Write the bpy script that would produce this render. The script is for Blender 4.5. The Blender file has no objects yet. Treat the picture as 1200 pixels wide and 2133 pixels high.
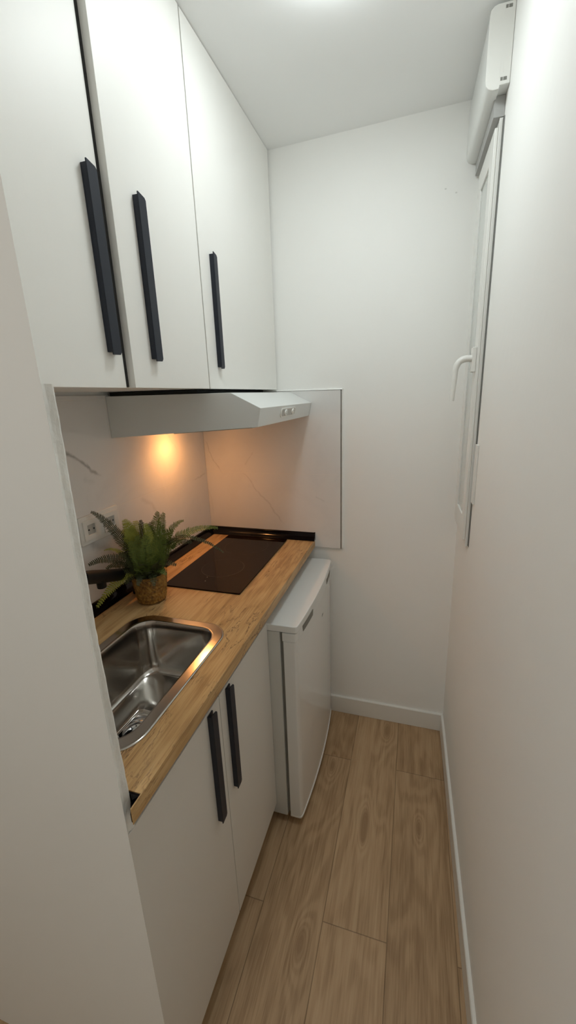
import bpy, bmesh, math, random
from mathutils import Vector, Matrix
random.seed(7)
sc = bpy.context.scene
COL = sc.collection
PI = math.pi

# ------------------------------------------------------------------ materials
def newmat(name):
    m = bpy.data.materials.new(name); m.use_nodes = True
    nt = m.node_tree; b = nt.nodes['Principled BSDF']
    return m, nt, b
def N(nt, t, **kw):
    n = nt.nodes.new(t)
    for k, v in kw.items(): setattr(n, k, v)
    return n
def setin(n, d):
    for k, v in d.items(): n.inputs[k].default_value = v
def srgb(r, g, b):
    f = lambda c: (c/255/12.92) if c/255 <= .04045 else ((c/255+.055)/1.055)**2.4
    return (f(r), f(g), f(b), 1)
def plain(name, col, rough=.5, metal=0., spec=.5, bump=0., bscale=60., var=.0, coat=0.):
    m, nt, b = newmat(name)
    setin(b, {'Base Color': col, 'Roughness': rough, 'Metallic': metal, 'Specular IOR Level': spec, 'Coat Weight': coat})
    tc = N(nt, 'ShaderNodeTexCoord')
    if var > 0:
        no = N(nt, 'ShaderNodeTexNoise'); setin(no, {'Scale': bscale*.12, 'Detail': 4.})
        nt.links.new(tc.outputs['Object'], no.inputs['Vector'])
        mx = N(nt, 'ShaderNodeMix', data_type='RGBA')
        mx.inputs['A'].default_value = tuple(c*(1-var) for c in col[:3])+(1,)
        mx.inputs['B'].default_value = tuple(min(1, c*(1+var)) for c in col[:3])+(1,)
        nt.links.new(no.outputs['Fac'], mx.inputs['Factor']); nt.links.new(mx.outputs['Result'], b.inputs['Base Color'])
    if bump > 0:
        no = N(nt, 'ShaderNodeTexNoise'); setin(no, {'Scale': bscale, 'Detail': 5.})
        nt.links.new(tc.outputs['Object'], no.inputs['Vector'])
        bp = N(nt, 'ShaderNodeBump'); setin(bp, {'Strength': bump, 'Distance': .002})
        nt.links.new(no.outputs['Fac'], bp.inputs['Height']); nt.links.new(bp.outputs['Normal'], b.inputs['Normal'])
    return m

M = {}
M['paint'] = plain('wall_paint', (.885, .885, .865, 1), .62, bump=.25, bscale=35, var=.012, spec=.3)
M['ceiling'] = plain('ceiling_paint', (.89, .90, .90, 1), .75, bump=.15, bscale=40, spec=.2)
M['plaster'] = plain('rough_plaster', (.80, .80, .77, 1), .8, bump=.9, bscale=90, var=.2)
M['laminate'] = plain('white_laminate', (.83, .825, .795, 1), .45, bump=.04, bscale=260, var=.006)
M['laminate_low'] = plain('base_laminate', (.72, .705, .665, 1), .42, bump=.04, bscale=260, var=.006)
M['carcass'] = plain('carcass_board', (.72, .71, .67, 1), .5, bump=.04, bscale=200)
M['black_metal'] = plain('matt_black_aluminium', (.015, .019, .030, 1), .42, metal=.0, spec=.35, bump=.03, bscale=400)
M['black_gloss'] = plain('black_gloss_plastic', (.005, .004, .005, 1), .10, spec=.28)
M['black_matt'] = plain('black_tap_finish', (.005, .005, .006, 1), .5, spec=.3)
M['dark_gap'] = plain('dark_gap', (.03, .03, .03, 1), .9)
M['grey_gap'] = plain('grey_gasket_and_shade', (.22, .22, .20, 1), .8, var=.3)  # fridge gasket grey, also stands in for shade in gaps and recesses
M['grout'] = plain('tile_grout', (.28, .27, .25, 1), .8, bump=.5, bscale=200, var=.3)
M['baseboard'] = plain('baseboard_gloss', (.80, .79, .75, 1), .35)
M['hood'] = plain('white_enamel', (.72, .74, .73, 1), .38, spec=.5)
M['plastic'] = plain('white_plastic', (.80, .80, .77, 1), .3)
M['plastic_dark'] = plain('socket_cup', (.46, .455, .43, 1), .35)
M['chrome'] = plain('chrome', (.75, .75, .75, 1), .15, metal=1)
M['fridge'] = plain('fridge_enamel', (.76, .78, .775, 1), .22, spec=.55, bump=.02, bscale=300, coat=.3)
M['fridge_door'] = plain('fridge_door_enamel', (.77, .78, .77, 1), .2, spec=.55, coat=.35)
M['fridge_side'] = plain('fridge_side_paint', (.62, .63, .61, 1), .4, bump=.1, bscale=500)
M['badge'] = plain('fridge_badge', (.28, .28, .27, 1), .3, metal=.7)
M['pvc'] = plain('white_pvc', (.80, .80, .77, 1), .28)
M['pvc_box'] = plain('shutter_box_pvc', (.74, .75, .735, 1), .3)
M['shutter'] = plain('shutter_slats', (.82, .82, .79, 1), .45)
M['filler'] = plain('shaded_filler_board', (.40, .40, .39, 1), .6)  # grey carries the shade under the overhanging shutter box
M['gap_shade'] = plain('window_gap_shade', (.20, .20, .195, 1), .7)  # dark tone for the painted shade beside the window frame
M['soil'] = plain('dark_soil', (.02, .015, .01, 1), .9, bump=1, bscale=200)
M['filter'] = plain('hood_filter', (.45, .45, .44, 1), .35, metal=.8)
M['bulkhead'] = plain('partition_paint', (.86, .855, .825, 1), .7)

def emit(name, col, s):
    m, nt, b = newmat(name)
    setin(b, {'Base Color': (.9, .9, .9, 1), 'Emission Color': col, 'Emission Strength': s, 'Roughness': .4})
    return m
M['lamp'] = emit('ceiling_diffuser_glow', (.925, .995, 1.0, 1), 31.5)
M['hoodlamp'] = emit('hood_bulb_glow', (1.0, .40, .11, 1), 22.)

def mat_steel():
    m, nt, b = newmat('brushed_steel')
    setin(b, {'Base Color': (.56, .54, .51, 1), 'Metallic': 1., 'Roughness': .27})
    tc = N(nt, 'ShaderNodeTexCoord'); mp = N(nt, 'ShaderNodeMapping'); mp.inputs['Scale'].default_value = (60, 400, 60)
    no = N(nt, 'ShaderNodeTexNoise'); setin(no, {'Scale': 1., 'Detail': 3.})
    nt.links.new(tc.outputs['Object'], mp.inputs['Vector']); nt.links.new(mp.outputs['Vector'], no.inputs['Vector'])
    mr = N(nt, 'ShaderNodeMapRange'); setin(mr, {'To Min': .13, 'To Max': .17})
    nt.links.new(no.outputs['Fac'], mr.inputs['Value']); nt.links.new(mr.outputs['Result'], b.inputs['Roughness'])
    bp = N(nt, 'ShaderNodeBump'); setin(bp, {'Strength': .0, 'Distance': .0005})
    nt.links.new(no.outputs['Fac'], bp.inputs['Height']); nt.links.new(bp.outputs['Normal'], b.inputs['Normal'])
    return m
M['steel'] = mat_steel()

def math_n(nt, op, a, b=None, c=None, clamp=False):
    n = N(nt, 'ShaderNodeMath', operation=op); n.use_clamp = clamp
    for i, v in enumerate((a, b, c)):
        if v is None: continue
        if isinstance(v, (int, float)): n.inputs[i].default_value = v
        else: nt.links.new(v, n.inputs[i])
    return n.outputs[0]
def mixc(nt, f, a, b, blend='MIX'):
    n = N(nt, 'ShaderNodeMix', data_type='RGBA', blend_type=blend)
    for k, v in (('Factor', f), ('A', a), ('B', b)):
        if isinstance(v, (int, float)): n.inputs[k].default_value = v
        elif isinstance(v, tuple): n.inputs[k].default_value = v
        else: nt.links.new(v, n.inputs[k])
    return n.outputs['Result']
def ramp(nt, src, stops):
    r = N(nt, 'ShaderNodeValToRGB'); cr = r.color_ramp
    while len(cr.elements) < len(stops): cr.elements.new(.5)
    for e, (p, c) in zip(cr.elements, stops): e.position = p; e.color = c
    nt.links.new(src, r.inputs['Fac']); return r.outputs['Color']
def smooth(nt, v, lo, hi, a=0., b=1.):
    mr = N(nt, 'ShaderNodeMapRange', interpolation_type='SMOOTHSTEP')
    setin(mr, {'From Min': lo, 'From Max': hi, 'To Min': a, 'To Max': b})
    nt.links.new(v, mr.inputs['Value']); return mr.outputs['Result']
def noise(nt, vec, scale, detail=4., rough=.5, dist=0.):
    n = N(nt, 'ShaderNodeTexNoise'); setin(n, {'Scale': scale, 'Detail': detail, 'Roughness': rough, 'Distortion': dist})
    nt.links.new(vec, n.inputs['Vector']); return n.outputs['Fac']
def comb(nt, x, y, z):
    n = N(nt, 'ShaderNodeCombineXYZ')
    for i, v in enumerate((x, y, z)):
        if isinstance(v, (int, float)): n.inputs[i].default_value = v
        else: nt.links.new(v, n.inputs[i])
    return n.outputs[0]

def wood_nodes(nt, x, y, seed, stretch, base, light, dark, ring_scale=1., knots=(), ringamt=.08):
    """grain runs along y; returns colour + height. knots: list of (x,y,r)."""
    # plane position pushed around each knot so the rings flow round it
    field = None
    xx, yy = x, y
    for (kx, ky, kr) in knots:
        dx = math_n(nt, 'SUBTRACT', x, kx); dy = math_n(nt, 'MULTIPLY', math_n(nt, 'SUBTRACT', y, ky), .33)
        d2 = math_n(nt, 'ADD', math_n(nt, 'MULTIPLY', dx, dx), math_n(nt, 'MULTIPLY', dy, dy))
        g = math_n(nt, 'DIVIDE', kr*kr, math_n(nt, 'ADD', d2, kr*kr))
        field = g if field is None else math_n(nt, 'ADD', field, g)
    v = comb(nt, math_n(nt, 'MULTIPLY', x, 1.), math_n(nt, 'MULTIPLY', y, 1/stretch), seed)
    big = noise(nt, v, 5.5*ring_scale, 3., .5, .3)
    if field is not None: big = math_n(nt, 'ADD', big, math_n(nt, 'MULTIPLY', field, .55))
    rings = math_n(nt, 'SINE', math_n(nt, 'MULTIPLY', big, 60.))
    rings = smooth(nt, rings, -1., 1.)
    fine = noise(nt, comb(nt, math_n(nt, 'MULTIPLY', x, 260.), math_n(nt, 'MULTIPLY', y, 9.), seed), 1., 4., .6)
    med = noise(nt, comb(nt, math_n(nt, 'MULTIPLY', x, 60.), math_n(nt, 'MULTIPLY', y, 3.), seed), 1., 4., .6)
    patch = noise(nt, v, 2.2, 2.)
    f = math_n(nt, 'ADD', math_n(nt, 'MULTIPLY', rings, ringamt), math_n(nt, 'MULTIPLY', fine, .48))
    f = math_n(nt, 'ADD', f, math_n(nt, 'MULTIPLY', med, .46))
    f = math_n(nt, 'ADD', f, math_n(nt, 'MULTIPLY', patch, .25))
    f = smooth(nt, f, .36, .92)
    c = ramp(nt, f, [(0., light), (.5, base), (1., dark)])
    if field is not None:
        kn = smooth(nt, field, .45, 1.0)
        c = mixc(nt, math_n(nt, 'MULTIPLY', kn, .75), c, dark)
    return c, f

def mat_floor():
    m, nt, b = newmat('oak_laminate_floor')
    tc = N(nt, 'ShaderNodeTexCoord'); sp = N(nt, 'ShaderNodeSeparateXYZ'); nt.links.new(tc.outputs['Object'], sp.inputs[0])
    x, y = sp.outputs[0], sp.outputs[1]
    W, L = .1885, 1.128
    cx = math_n(nt, 'DIVIDE', math_n(nt, 'SUBTRACT', x, .5235), W)
    ci = math_n(nt, 'FLOOR', cx); fx = math_n(nt, 'FRACT', cx)
    par = math_n(nt, 'ABSOLUTE', math_n(nt, 'MODULO', ci, 2.))
    off = math_n(nt, 'MULTIPLY', par, L*.5-.003)
    cy = math_n(nt, 'DIVIDE', math_n(nt, 'ADD', math_n(nt, 'ADD', y, .2545), off), L)
    ri = math_n(nt, 'FLOOR', cy); fy = math_n(nt, 'FRACT', cy)
    seed = math_n(nt, 'ADD', math_n(nt, 'MULTIPLY', ci, 13.37), math_n(nt, 'MULTIPLY', ri, 7.91))
    c, f = wood_nodes(nt, x, y, seed, 4.5, srgb(173, 143, 108), srgb(190, 161, 126), srgb(140, 110, 78), 1.1,
                      knots=((.800, -.49, .016), (.80, -.545, .008), (.99, -.47, .014), (.64, -.30, .014), (.852, -.06, .018), (.66, -.88, .018)), ringamt=.095)
    wn = N(nt, 'ShaderNodeTexWhiteNoise', noise_dimensions='1D'); nt.links.new(seed, wn.inputs['W'])
    tone = math_n(nt, 'ADD', math_n(nt, 'MULTIPLY', wn.outputs['Value'], .10), .95)
    c = mixc(nt, 1., c, comb(nt, tone, tone, tone), 'MULTIPLY')
    ex = math_n(nt, 'MULTIPLY', math_n(nt, 'MINIMUM', fx, math_n(nt, 'SUBTRACT', 1., fx)), W)
    ey = math_n(nt, 'MULTIPLY', math_n(nt, 'MINIMUM', fy, math_n(nt, 'SUBTRACT', 1., fy)), L)
    e = math_n(nt, 'MINIMUM', ex, ey)
    gap = smooth(nt, e, .0006, .0018, 1., 0.)
    c = mixc(nt, math_n(nt, 'MULTIPLY', gap, .55), c, srgb(84, 62, 42))
    nt.links.new(c, b.inputs['Base Color'])
    h = math_n(nt, 'SUBTRACT', math_n(nt, 'MULTIPLY', f, -.12), gap)
    bp = N(nt, 'ShaderNodeBump'); setin(bp, {'Strength': .35, 'Distance': .0015}); nt.links.new(h, bp.inputs['Height'])
    nt.links.new(bp.outputs['Normal'], b.inputs['Normal'])
    setin(b, {'Roughness': .48, 'Specular IOR Level': .4})
    return m
M['floor'] = mat_floor()

def mat_counter():
    m, nt, b = newmat('oak_worktop')
    tc = N(nt, 'ShaderNodeTexCoord'); sp = N(nt, 'ShaderNodeSeparateXYZ'); nt.links.new(tc.outputs['Object'], sp.inputs[0])
    x = math_n(nt, 'ADD', sp.outputs[0], math_n(nt, 'MULTIPLY', sp.outputs[2], .8)); y = sp.outputs[1]
    c, f = wood_nodes(nt, x, y, 3.3, 3.2, srgb(186, 150, 101), srgb(204, 170, 122), srgb(142, 106, 66), .9, ringamt=.08,
                      knots=((.445, -.62, .013), (.44, -.27, .008), (.30, -.63, .015)))
    # dark cracks that follow the grain
    v = comb(nt, math_n(nt, 'MULTIPLY', x, 34.), math_n(nt, 'MULTIPLY', y, 6.), 5.)
    cr = noise(nt, v, 1., 5., .65, .5)
    msk = smooth(nt, noise(nt, comb(nt, math_n(nt, 'MULTIPLY', x, 9.), math_n(nt, 'MULTIPLY', y, 5.), 1.), 1., 2.), .44, .60)
    line = math_n(nt, 'MULTIPLY', smooth(nt, math_n(nt, 'ABSOLUTE', math_n(nt, 'SUBTRACT', cr, .5)), .0, .022, 1., 0.), msk)
    c = mixc(nt, math_n(nt, 'MULTIPLY', line, .8), c, srgb(82, 52, 24))
    nt.links.new(c, b.inputs['Base Color'])
    bp = N(nt, 'ShaderNodeBump'); setin(bp, {'Strength': .35, 'Distance': .001})
    nt.links.new(math_n(nt, 'SUBTRACT', math_n(nt, 'MULTIPLY', f, -.5), line), bp.inputs['Height'])
    nt.links.new(bp.outputs['Normal'], b.inputs['Normal'])
    setin(b, {'Roughness': .42, 'Specular IOR Level': .45})
    return m
M['counter'] = mat_counter()

def mat_tile(name, axis, veins, joints):
    """white porcelain with grey marble veins.  axis: which coordinate is horizontal."""
    m, nt, b = newmat(name)
    tc = N(nt, 'ShaderNodeTexCoord'); sp = N(nt, 'ShaderNodeSeparateXYZ'); nt.links.new(tc.outputs['Object'], sp.inputs[0])
    u = sp.outputs[axis]; z = sp.outputs[2]
    P = comb(nt, u, z, 0.)
    wob = math_n(nt, 'MULTIPLY', math_n(nt, 'SUBTRACT', noise(nt, P, 11., 4., .5), .5), .050)
    rag = noise(nt, P, 70., 4., .7)
    tot = None
    for (u0, z0, u1, z1, w, st) in veins:
        L = math.hypot(u1-u0, z1-z0); tx, tz = (u1-u0)/L, (z1-z0)/L
        du = math_n(nt, 'SUBTRACT', u, u0); dz = math_n(nt, 'SUBTRACT', z, z0)
        t = math_n(nt, 'ADD', math_n(nt, 'MULTIPLY', du, tx/L), math_n(nt, 'MULTIPLY', dz, tz/L))
        n = math_n(nt, 'ABSOLUTE', math_n(nt, 'ADD', wob, math_n(nt, 'ADD', math_n(nt, 'MULTIPLY', du, -tz), math_n(nt, 'MULTIPLY', dz, tx))))
        n = math_n(nt, 'DIVIDE', n, math_n(nt, 'ADD', math_n(nt, 'MULTIPLY', rag, w*2.6), w*.5))
        a = smooth(nt, n, 0., 1., 1., 0.)
        fade = math_n(nt, 'MULTIPLY', smooth(nt, t, -.05, .12), smooth(nt, t, .75, 1.05, 1., 0.))
        a = math_n(nt, 'MULTIPLY', math_n(nt, 'MULTIPLY', a, fade), st)
        tot = a if tot is None else math_n(nt, 'MAXIMUM', tot, a)
    cloud = smooth(nt, noise(nt, P, 5., 4., .6, .8), .45, .75)
    c = mixc(nt, math_n(nt, 'MULTIPLY', cloud, .16), (.76, .755, .745, 1), (.50, .50, .50, 1))
    c = mixc(nt, math_n(nt, 'MULTIPLY', math_n(nt, 'MULTIPLY', tot, tot), math_n(nt, 'ADD', rag, .25)), c, (.16, .155, .15, 1))
    # joints
    g = None
    for kind, v in joints:
        d = math_n(nt, 'ABSOLUTE', math_n(nt, 'SUBTRACT', z if kind == 'h' else u, v))
        d = smooth(nt, d, .0005, .0014, 1., 0.)
        g = d if g is None else math_n(nt, 'MAXIMUM', g, d)
    c = mixc(nt, math_n(nt, 'MULTIPLY', g, .7), c, (.80, .78, .74, 1))
    nt.links.new(c, b.inputs['Base Color'])
    bp = N(nt, 'ShaderNodeBump'); setin(bp, {'Strength': .3, 'Distance': .001})
    nt.links.new(math_n(nt, 'MULTIPLY', g, -1.), bp.inputs['Height']); nt.links.new(bp.outputs['Normal'], b.inputs['Normal'])
    setin(b, {'Roughness': .23, 'Specular IOR Level': .5})
    return m
M['tile_left'] = mat_tile('marble_tile_left', 1,
    [(-.765, 1.402, -.62, 1.295, .006, .85), (-.70, 1.31, -.655, 1.285, .010, .35), (-.47, 1.19, -.37, 1.105, .008, .4),
     (-.115, 1.175, .0, 1.19, .005, .5), (-.72, 1.115, -.62, 1.045, .016, .6), (-.68, 1.06, -.56, .98, .008, .4), (-.30, 1.44, -.21, 1.30, .005, .3)],
    [('h', 1.193), ('h', 1.522), ('v', -.571)])
M['tile_far'] = mat_tile('marble_tile_far', 0,
    [(.0, 1.335, .085, 1.18, .0035, .55), (.175, 1.20, .385, .945, .0035, .5), (.19, 1.225, .235, 1.30, .004, .4), (.512, 1.10, .552, 1.07, .004, .4),
     (.0, 1.15, .02, .97, .004, .3), (.26, 1.46, .32, 1.38, .003, .2)],
    [('h', 1.193)])

def mat_hob():
    m, nt, b = newmat('black_ceramic_glass')
    setin(b, {'Base Color': (.008, .003, .0022, 1), 'Roughness': .08, 'Specular IOR Level': .17})
    return m
M['hob'] = mat_hob()
M['hob_print'] = plain('hob_printing', (.055, .042, .036, 1), .25)

def mat_glass():
    m, nt, b = newmat('frosted_window_pane')
    setin(b, {'Base Color': (.80, .83, .81, 1), 'Roughness': .12, 'Transmission Weight': .25, 'IOR': 1.45})
    return m
M['glass'] = mat_glass()

def mat_wicker():
    m, nt, b = newmat('woven_seagrass')
    tc = N(nt, 'ShaderNodeTexCoord')
    no = noise(nt, tc.outputs['Object'], 90., 4., .6)
    c = ramp(nt, no, [(.25, srgb(66, 42, 12)), (.5, srgb(134, 96, 36)), (.8, srgb(184, 146, 72))])
    nt.links.new(c, b.inputs['Base Color'])
    fi = noise(nt, tc.outputs['Object'], 420., 3.)
    bp = N(nt, 'ShaderNodeBump'); setin(bp, {'Strength': .5, 'Distance': .001}); nt.links.new(fi, bp.inputs['Height'])
    nt.links.new(bp.outputs['Normal'], b.inputs['Normal']); setin(b, {'Roughness': .6})
    return m
M['wicker'] = mat_wicker()
def mat_leaf(name, a, bcol):
    m, nt, b = newmat(name)
    tc = N(nt, 'ShaderNodeTexCoord')
    c = mixc(nt, noise(nt, tc.outputs['Object'], 30., 3.), a, bcol)
    nt.links.new(c, b.inputs['Base Color']); setin(b, {'Roughness': .5, 'Transmission Weight': 0., 'Specular IOR Level': .35})
    return m
M['leaf_olive'] = mat_leaf('olive_fern_leaf', srgb(120, 130, 40), srgb(166, 168, 78))
M['leaf_green'] = mat_leaf('green_fern_leaf', srgb(74, 94, 38), srgb(122, 134, 66))
M['leaf_dark'] = mat_leaf('dark_fern_leaf', srgb(38, 44, 24), srgb(74, 78, 46))

# ------------------------------------------------------------------ mesh helpers
def bx(bm, x0, x1, y0, y1, z0, z1):
    vs = [bm.verts.new((x, y, z)) for z in (z0, z1) for y in (y0, y1) for x in (x0, x1)]
    for f in ((0, 2, 3, 1), (4, 5, 7, 6), (0, 1, 5, 4), (2, 6, 7, 3), (0, 4, 6, 2), (1, 3, 7, 5)):
        bm.faces.new([vs[i] for i in f])
    return vs
def prism(bm, pts, axis, a, b):
    """extrude 2-D polygon along axis ('x': pts=(y,z), 'y': pts=(x,z), 'z': pts=(x,y))"""
    def mk(p, t):
        return {'x': (t, p[0], p[1]), 'y': (p[0], t, p[1]), 'z': (p[0], p[1], t)}[axis]
    A = [bm.verts.new(mk(p, a)) for p in pts]; B = [bm.verts.new(mk(p, b)) for p in pts]
    n = len(pts)
    bm.faces.new(A); bm.faces.new(B[::-1])
    for i in range(n): bm.faces.new((A[i], B[i], B[(i+1) % n], A[(i+1) % n]))
def rrect(x0, x1, y0, y1, r, n=8):
    pts = []
    for cx, cy, a0 in ((x1-r, y1-r, 0), (x0+r, y1-r, PI/2), (x0+r, y0+r, PI), (x1-r, y0+r, 1.5*PI)):
        for i in range(n+1):
            a = a0+i*PI/2/n; pts.append((cx+r*math.cos(a), cy+r*math.sin(a)))
    return pts
def lathe(bm, prof, c=(0, 0), n=32, cap=True):
    """prof: list of (r,z)"""
    rings = []
    for r, z in prof:
        rings.append([bm.verts.new((c[0]+r*math.cos(2*PI*i/n), c[1]+r*math.sin(2*PI*i/n), z)) for i in range(n)])
    for A, B in zip(rings, rings[1:]):
        for i in range(n): bm.faces.new((A[i], A[(i+1) % n], B[(i+1) % n], B[i]))
    if cap:
        for R in (rings[0], rings[-1]):
            try: bm.faces.new(R)
            except ValueError: pass
def tube(bm, pts, rad, n=12, sx=1., cap=True):
    pts = [Vector(p) for p in pts]; rings = []
    if not isinstance(rad, (list, tuple)): rad = [rad]*len(pts)
    prev = None
    for i, p in enumerate(pts):
        t = (pts[min(i+1, len(pts)-1)]-pts[max(i-1, 0)]).normalized()
        if prev is None:
            up = Vector((0, 0, 1)) if abs(t.z) < .9 else Vector((0, 1, 0))
            prev = (up-t*up.dot(t)).normalized()
        prev = (prev-t*prev.dot(t)).normalized(); s = t.cross(prev)
        rings.append([bm.verts.new(p+(prev*math.cos(2*PI*k/n)+s*sx*math.sin(2*PI*k/n))*rad[i]) for k in range(n)])
    for A, B in zip(rings, rings[1:]):
        for i in range(n): bm.faces.new((A[i], A[(i+1) % n], B[(i+1) % n], B[i]))
    if cap: bm.faces.new(rings[0]); bm.faces.new(rings[-1])
def bezier(p0, p1, p2, p3, n):
    out = []
    for i in range(n+1):
        t = i/n; s = 1-t
        out.append(Vector(p0)*s**3+Vector(p1)*3*s*s*t+Vector(p2)*3*s*t*t+Vector(p3)*t**3)
    return out

def obj(name, bm, mat, parent=None, bevel=0., seg=2, smooth_=False, origin=None):
    bmesh.ops.recalc_face_normals(bm, faces=bm.faces)
    me = bpy.data.meshes.new(name); bm.to_mesh(me); bm.free()
    if smooth_:
        for p in me.polygons: p.use_smooth = True
    me.materials.append(M[mat] if isinstance(mat, str) else mat)
    o = bpy.data.objects.new(name, me); COL.objects.link(o)
    if parent is not None:
        o.parent = parent
        o.matrix_parent_inverse = Matrix.Translation(parent_loc(parent)).inverted()
    if bevel > 0:
        md = o.modifiers.new('bevel', 'BEVEL'); md.width = bevel; md.segments = seg; md.limit_method = 'ANGLE'; md.angle_limit = math.radians(35)
        md.harden_normals = True
        for p in me.polygons: p.use_smooth = True
    elif smooth_:
        me.shade_smooth()
        try: me.set_sharp_from_angle(angle=math.radians(40))
        except Exception: pass
    return o
def parent_loc(p):
    # meshes are modelled in room coordinates (origin at zero), things are empties at their base
    return Vector(p.location) if p.type == 'EMPTY' else Vector((0, 0, 0))
def thing(name, label, cat, loc, group=None):
    o = bpy.data.objects.new(name, None); COL.objects.link(o); o.location = loc; o.empty_display_size = .05
    o['label'] = label; o['category'] = cat
    if group: o['group'] = group
    return o
def tag(o, label, cat, group=None):
    o['label'] = label; o['category'] = cat
    if group: o['group'] = group
    return o
def struct(o, label=None, cat=None):
    o['kind'] = 'structure'
    if label: o['label'] = label
    if cat: o['category'] = cat
    return o
def BM(): return bmesh.new()
def box(name, x0, x1, y0, y1, z0, z1, mat, parent=None, bevel=0., **k):
    b = BM(); bx(b, x0, x1, y0, y1, z0, z1); return obj(name, b, mat, parent, bevel, **k)

# ------------------------------------------------------------------ main sizes
ZC = .90          # worktop top
XC = .506         # worktop front
XD = .486         # base door front
YN = -1.2207      # near partition face
BACK = -3.3       # room behind the camera
def ceil_z(x): return 2.350+.033*x
def R(y, z): return 1.0956-.0185*y-.0074*z     # right wall surface

def sheared(bm):
    """move a mesh built as (distance into wall, y, z) on to the right wall"""
    for v in bm.verts: v.co.x = R(v.co.y, v.co.z)+v.co.x
    return bm

# ------------------------------------------------------------------ setting
box_floor = BM(); bx(box_floor, -1.4, 1.35, BACK-.1, .15, -.05, 0)
struct(obj('floor', box_floor, 'floor'), 'pale oak laminate plank floor running down the narrow kitchen', 'floor')
b = BM(); prism(b, [(-1.4, ceil_z(-1.4)), (1.35, ceil_z(1.35)), (1.35, 2.55), (-1.4, 2.55)], 'y', BACK-.1, .15)
struct(obj('ceiling', b, 'ceiling'), 'plain white ceiling above the kitchen', 'ceiling')
b = BM(); bx(b, -.12, 1.35, .008, .15, -.04, 2.5); struct(obj('wall_far', b, 'paint'), 'white painted end wall behind hob and fridge', 'wall')
M['mark'] = plain('filled_screw_hole', (.70, .70, .68, 1), .8)
for sx, sz in ((.967, 2.158), (1.0007, 2.143)):
    b2 = BM(); prism(b2, [(sx+.0032*math.cos(2*PI*i/12), sz+.0022*math.sin(2*PI*i/12)) for i in range(12)], 'y', .0072, .0079)
    obj('screw_hole', b2, 'mark', bpy.data.objects['wall_far'])
b = BM(); bx(b, -.15, -.0095, YN+.006, .02, -.04, 2.5); struct(obj('wall_left', b, 'paint'), 'wall behind the cupboards and tiles', 'wall')
# right wall with the window opening
b = BM()
WY0, WY1, WZ0, WZ1 = -.27, -.045, 1.05, 2.16
bx(b, 0, .14, BACK-.1, WY0, -.04, 2.5); bx(b, 0, .14, WY1, .02, -.04, 2.5)
bx(b, 0, .14, WY0, WY1, -.04, WZ0); bx(b, 0, .14, WY0, WY1, WZ1, 2.5)
bmesh.ops.remove_doubles(b, verts=b.verts, dist=1e-5)
sheared(b); struct(obj('wall_right', b, 'paint'), 'long white painted wall on the right with the window', 'wall')
# near partition on the left: thin wall whose end leaves the corner at XD
b = BM(); prism(b, [(-1.35, YN), (XD, YN), (XD-.0005, YN+.0012), (XD-.022, YN+.0135), (-1.35, YN+.0135)], 'z', -.04, 2.5)
o = struct(obj('wall_near', b, 'bulkhead'), 'white partition wall at left edge closing the near end of the kitchen', 'wall')
M['bulkhead'].node_tree  # own paint tone
b = BM(); bx(b, -1.4, 1.35, BACK-.1, BACK, -.04, 2.5); struct(obj('wall_back', b, 'paint'), 'wall of the room behind the viewer', 'wall')
b = BM(); bx(b, -1.4, -1.3, BACK, YN, -.04, 2.5); struct(obj('wall_side', b, 'paint'), 'side wall of the room behind the viewer', 'wall')

# rough plaster end of the partition between worktop and wall cupboards
b = BM(); n = 60
for i in range(n+1):
    z = .8300+(1.5405-.8300)*i/n
    j = lambda s: random.uniform(-s, s)
    w = .0150+.0022*math.sin(z*9)+j(.0006)
    ed = .0022+.0012*math.sin(z*23)+j(.0004)
    pr = [(XD-.006, YN+.0004), (XD+.0002, YN+.0003), (XD-.0016+j(.0006), YN+ed), (XD-.0022+j(.0007), YN+w*.40), (XD-.0008+j(.0007), YN+w*.62),
          (XD+.0003+j(.0002), YN+w-.0022), (XD, YN+w), (XD-.02, YN+w)]
    ring = [b.verts.new((p[0], p[1], z)) for p in pr]
    if i:
        for k in range(len(ring)): b.faces.new((last[k], last[(k+1) % len(ring)], ring[(k+1) % len(ring)], ring[k]))
    else: b.faces.new(ring)
    last = ring
b.faces.new(last)
struct(obj('trim_1', b, 'plaster'), 'rough plaster end of the partition beside the worktop', 'trim')

# baseboards
def bb_profile(t=.010, h=.090): return [(0, 0.001), (-t, 0.001), (-t, h-.003), (-t+.0025, h), (0, h)]
b = BM(); prism(b, [(.008+p[0], p[1]) for p in bb_profile()], 'x', .30, R(0, 0)-.002)
struct(obj('baseboard_far', b, 'baseboard'), 'low white baseboard on the end wall beside the fridge', 'baseboard')
b = BM(); prism(b, bb_profile(), 'y', BACK, -.002); sheared(b)
struct(obj('baseboard_right', b, 'baseboard'), 'long white baseboard along the right wall', 'baseboard')

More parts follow.
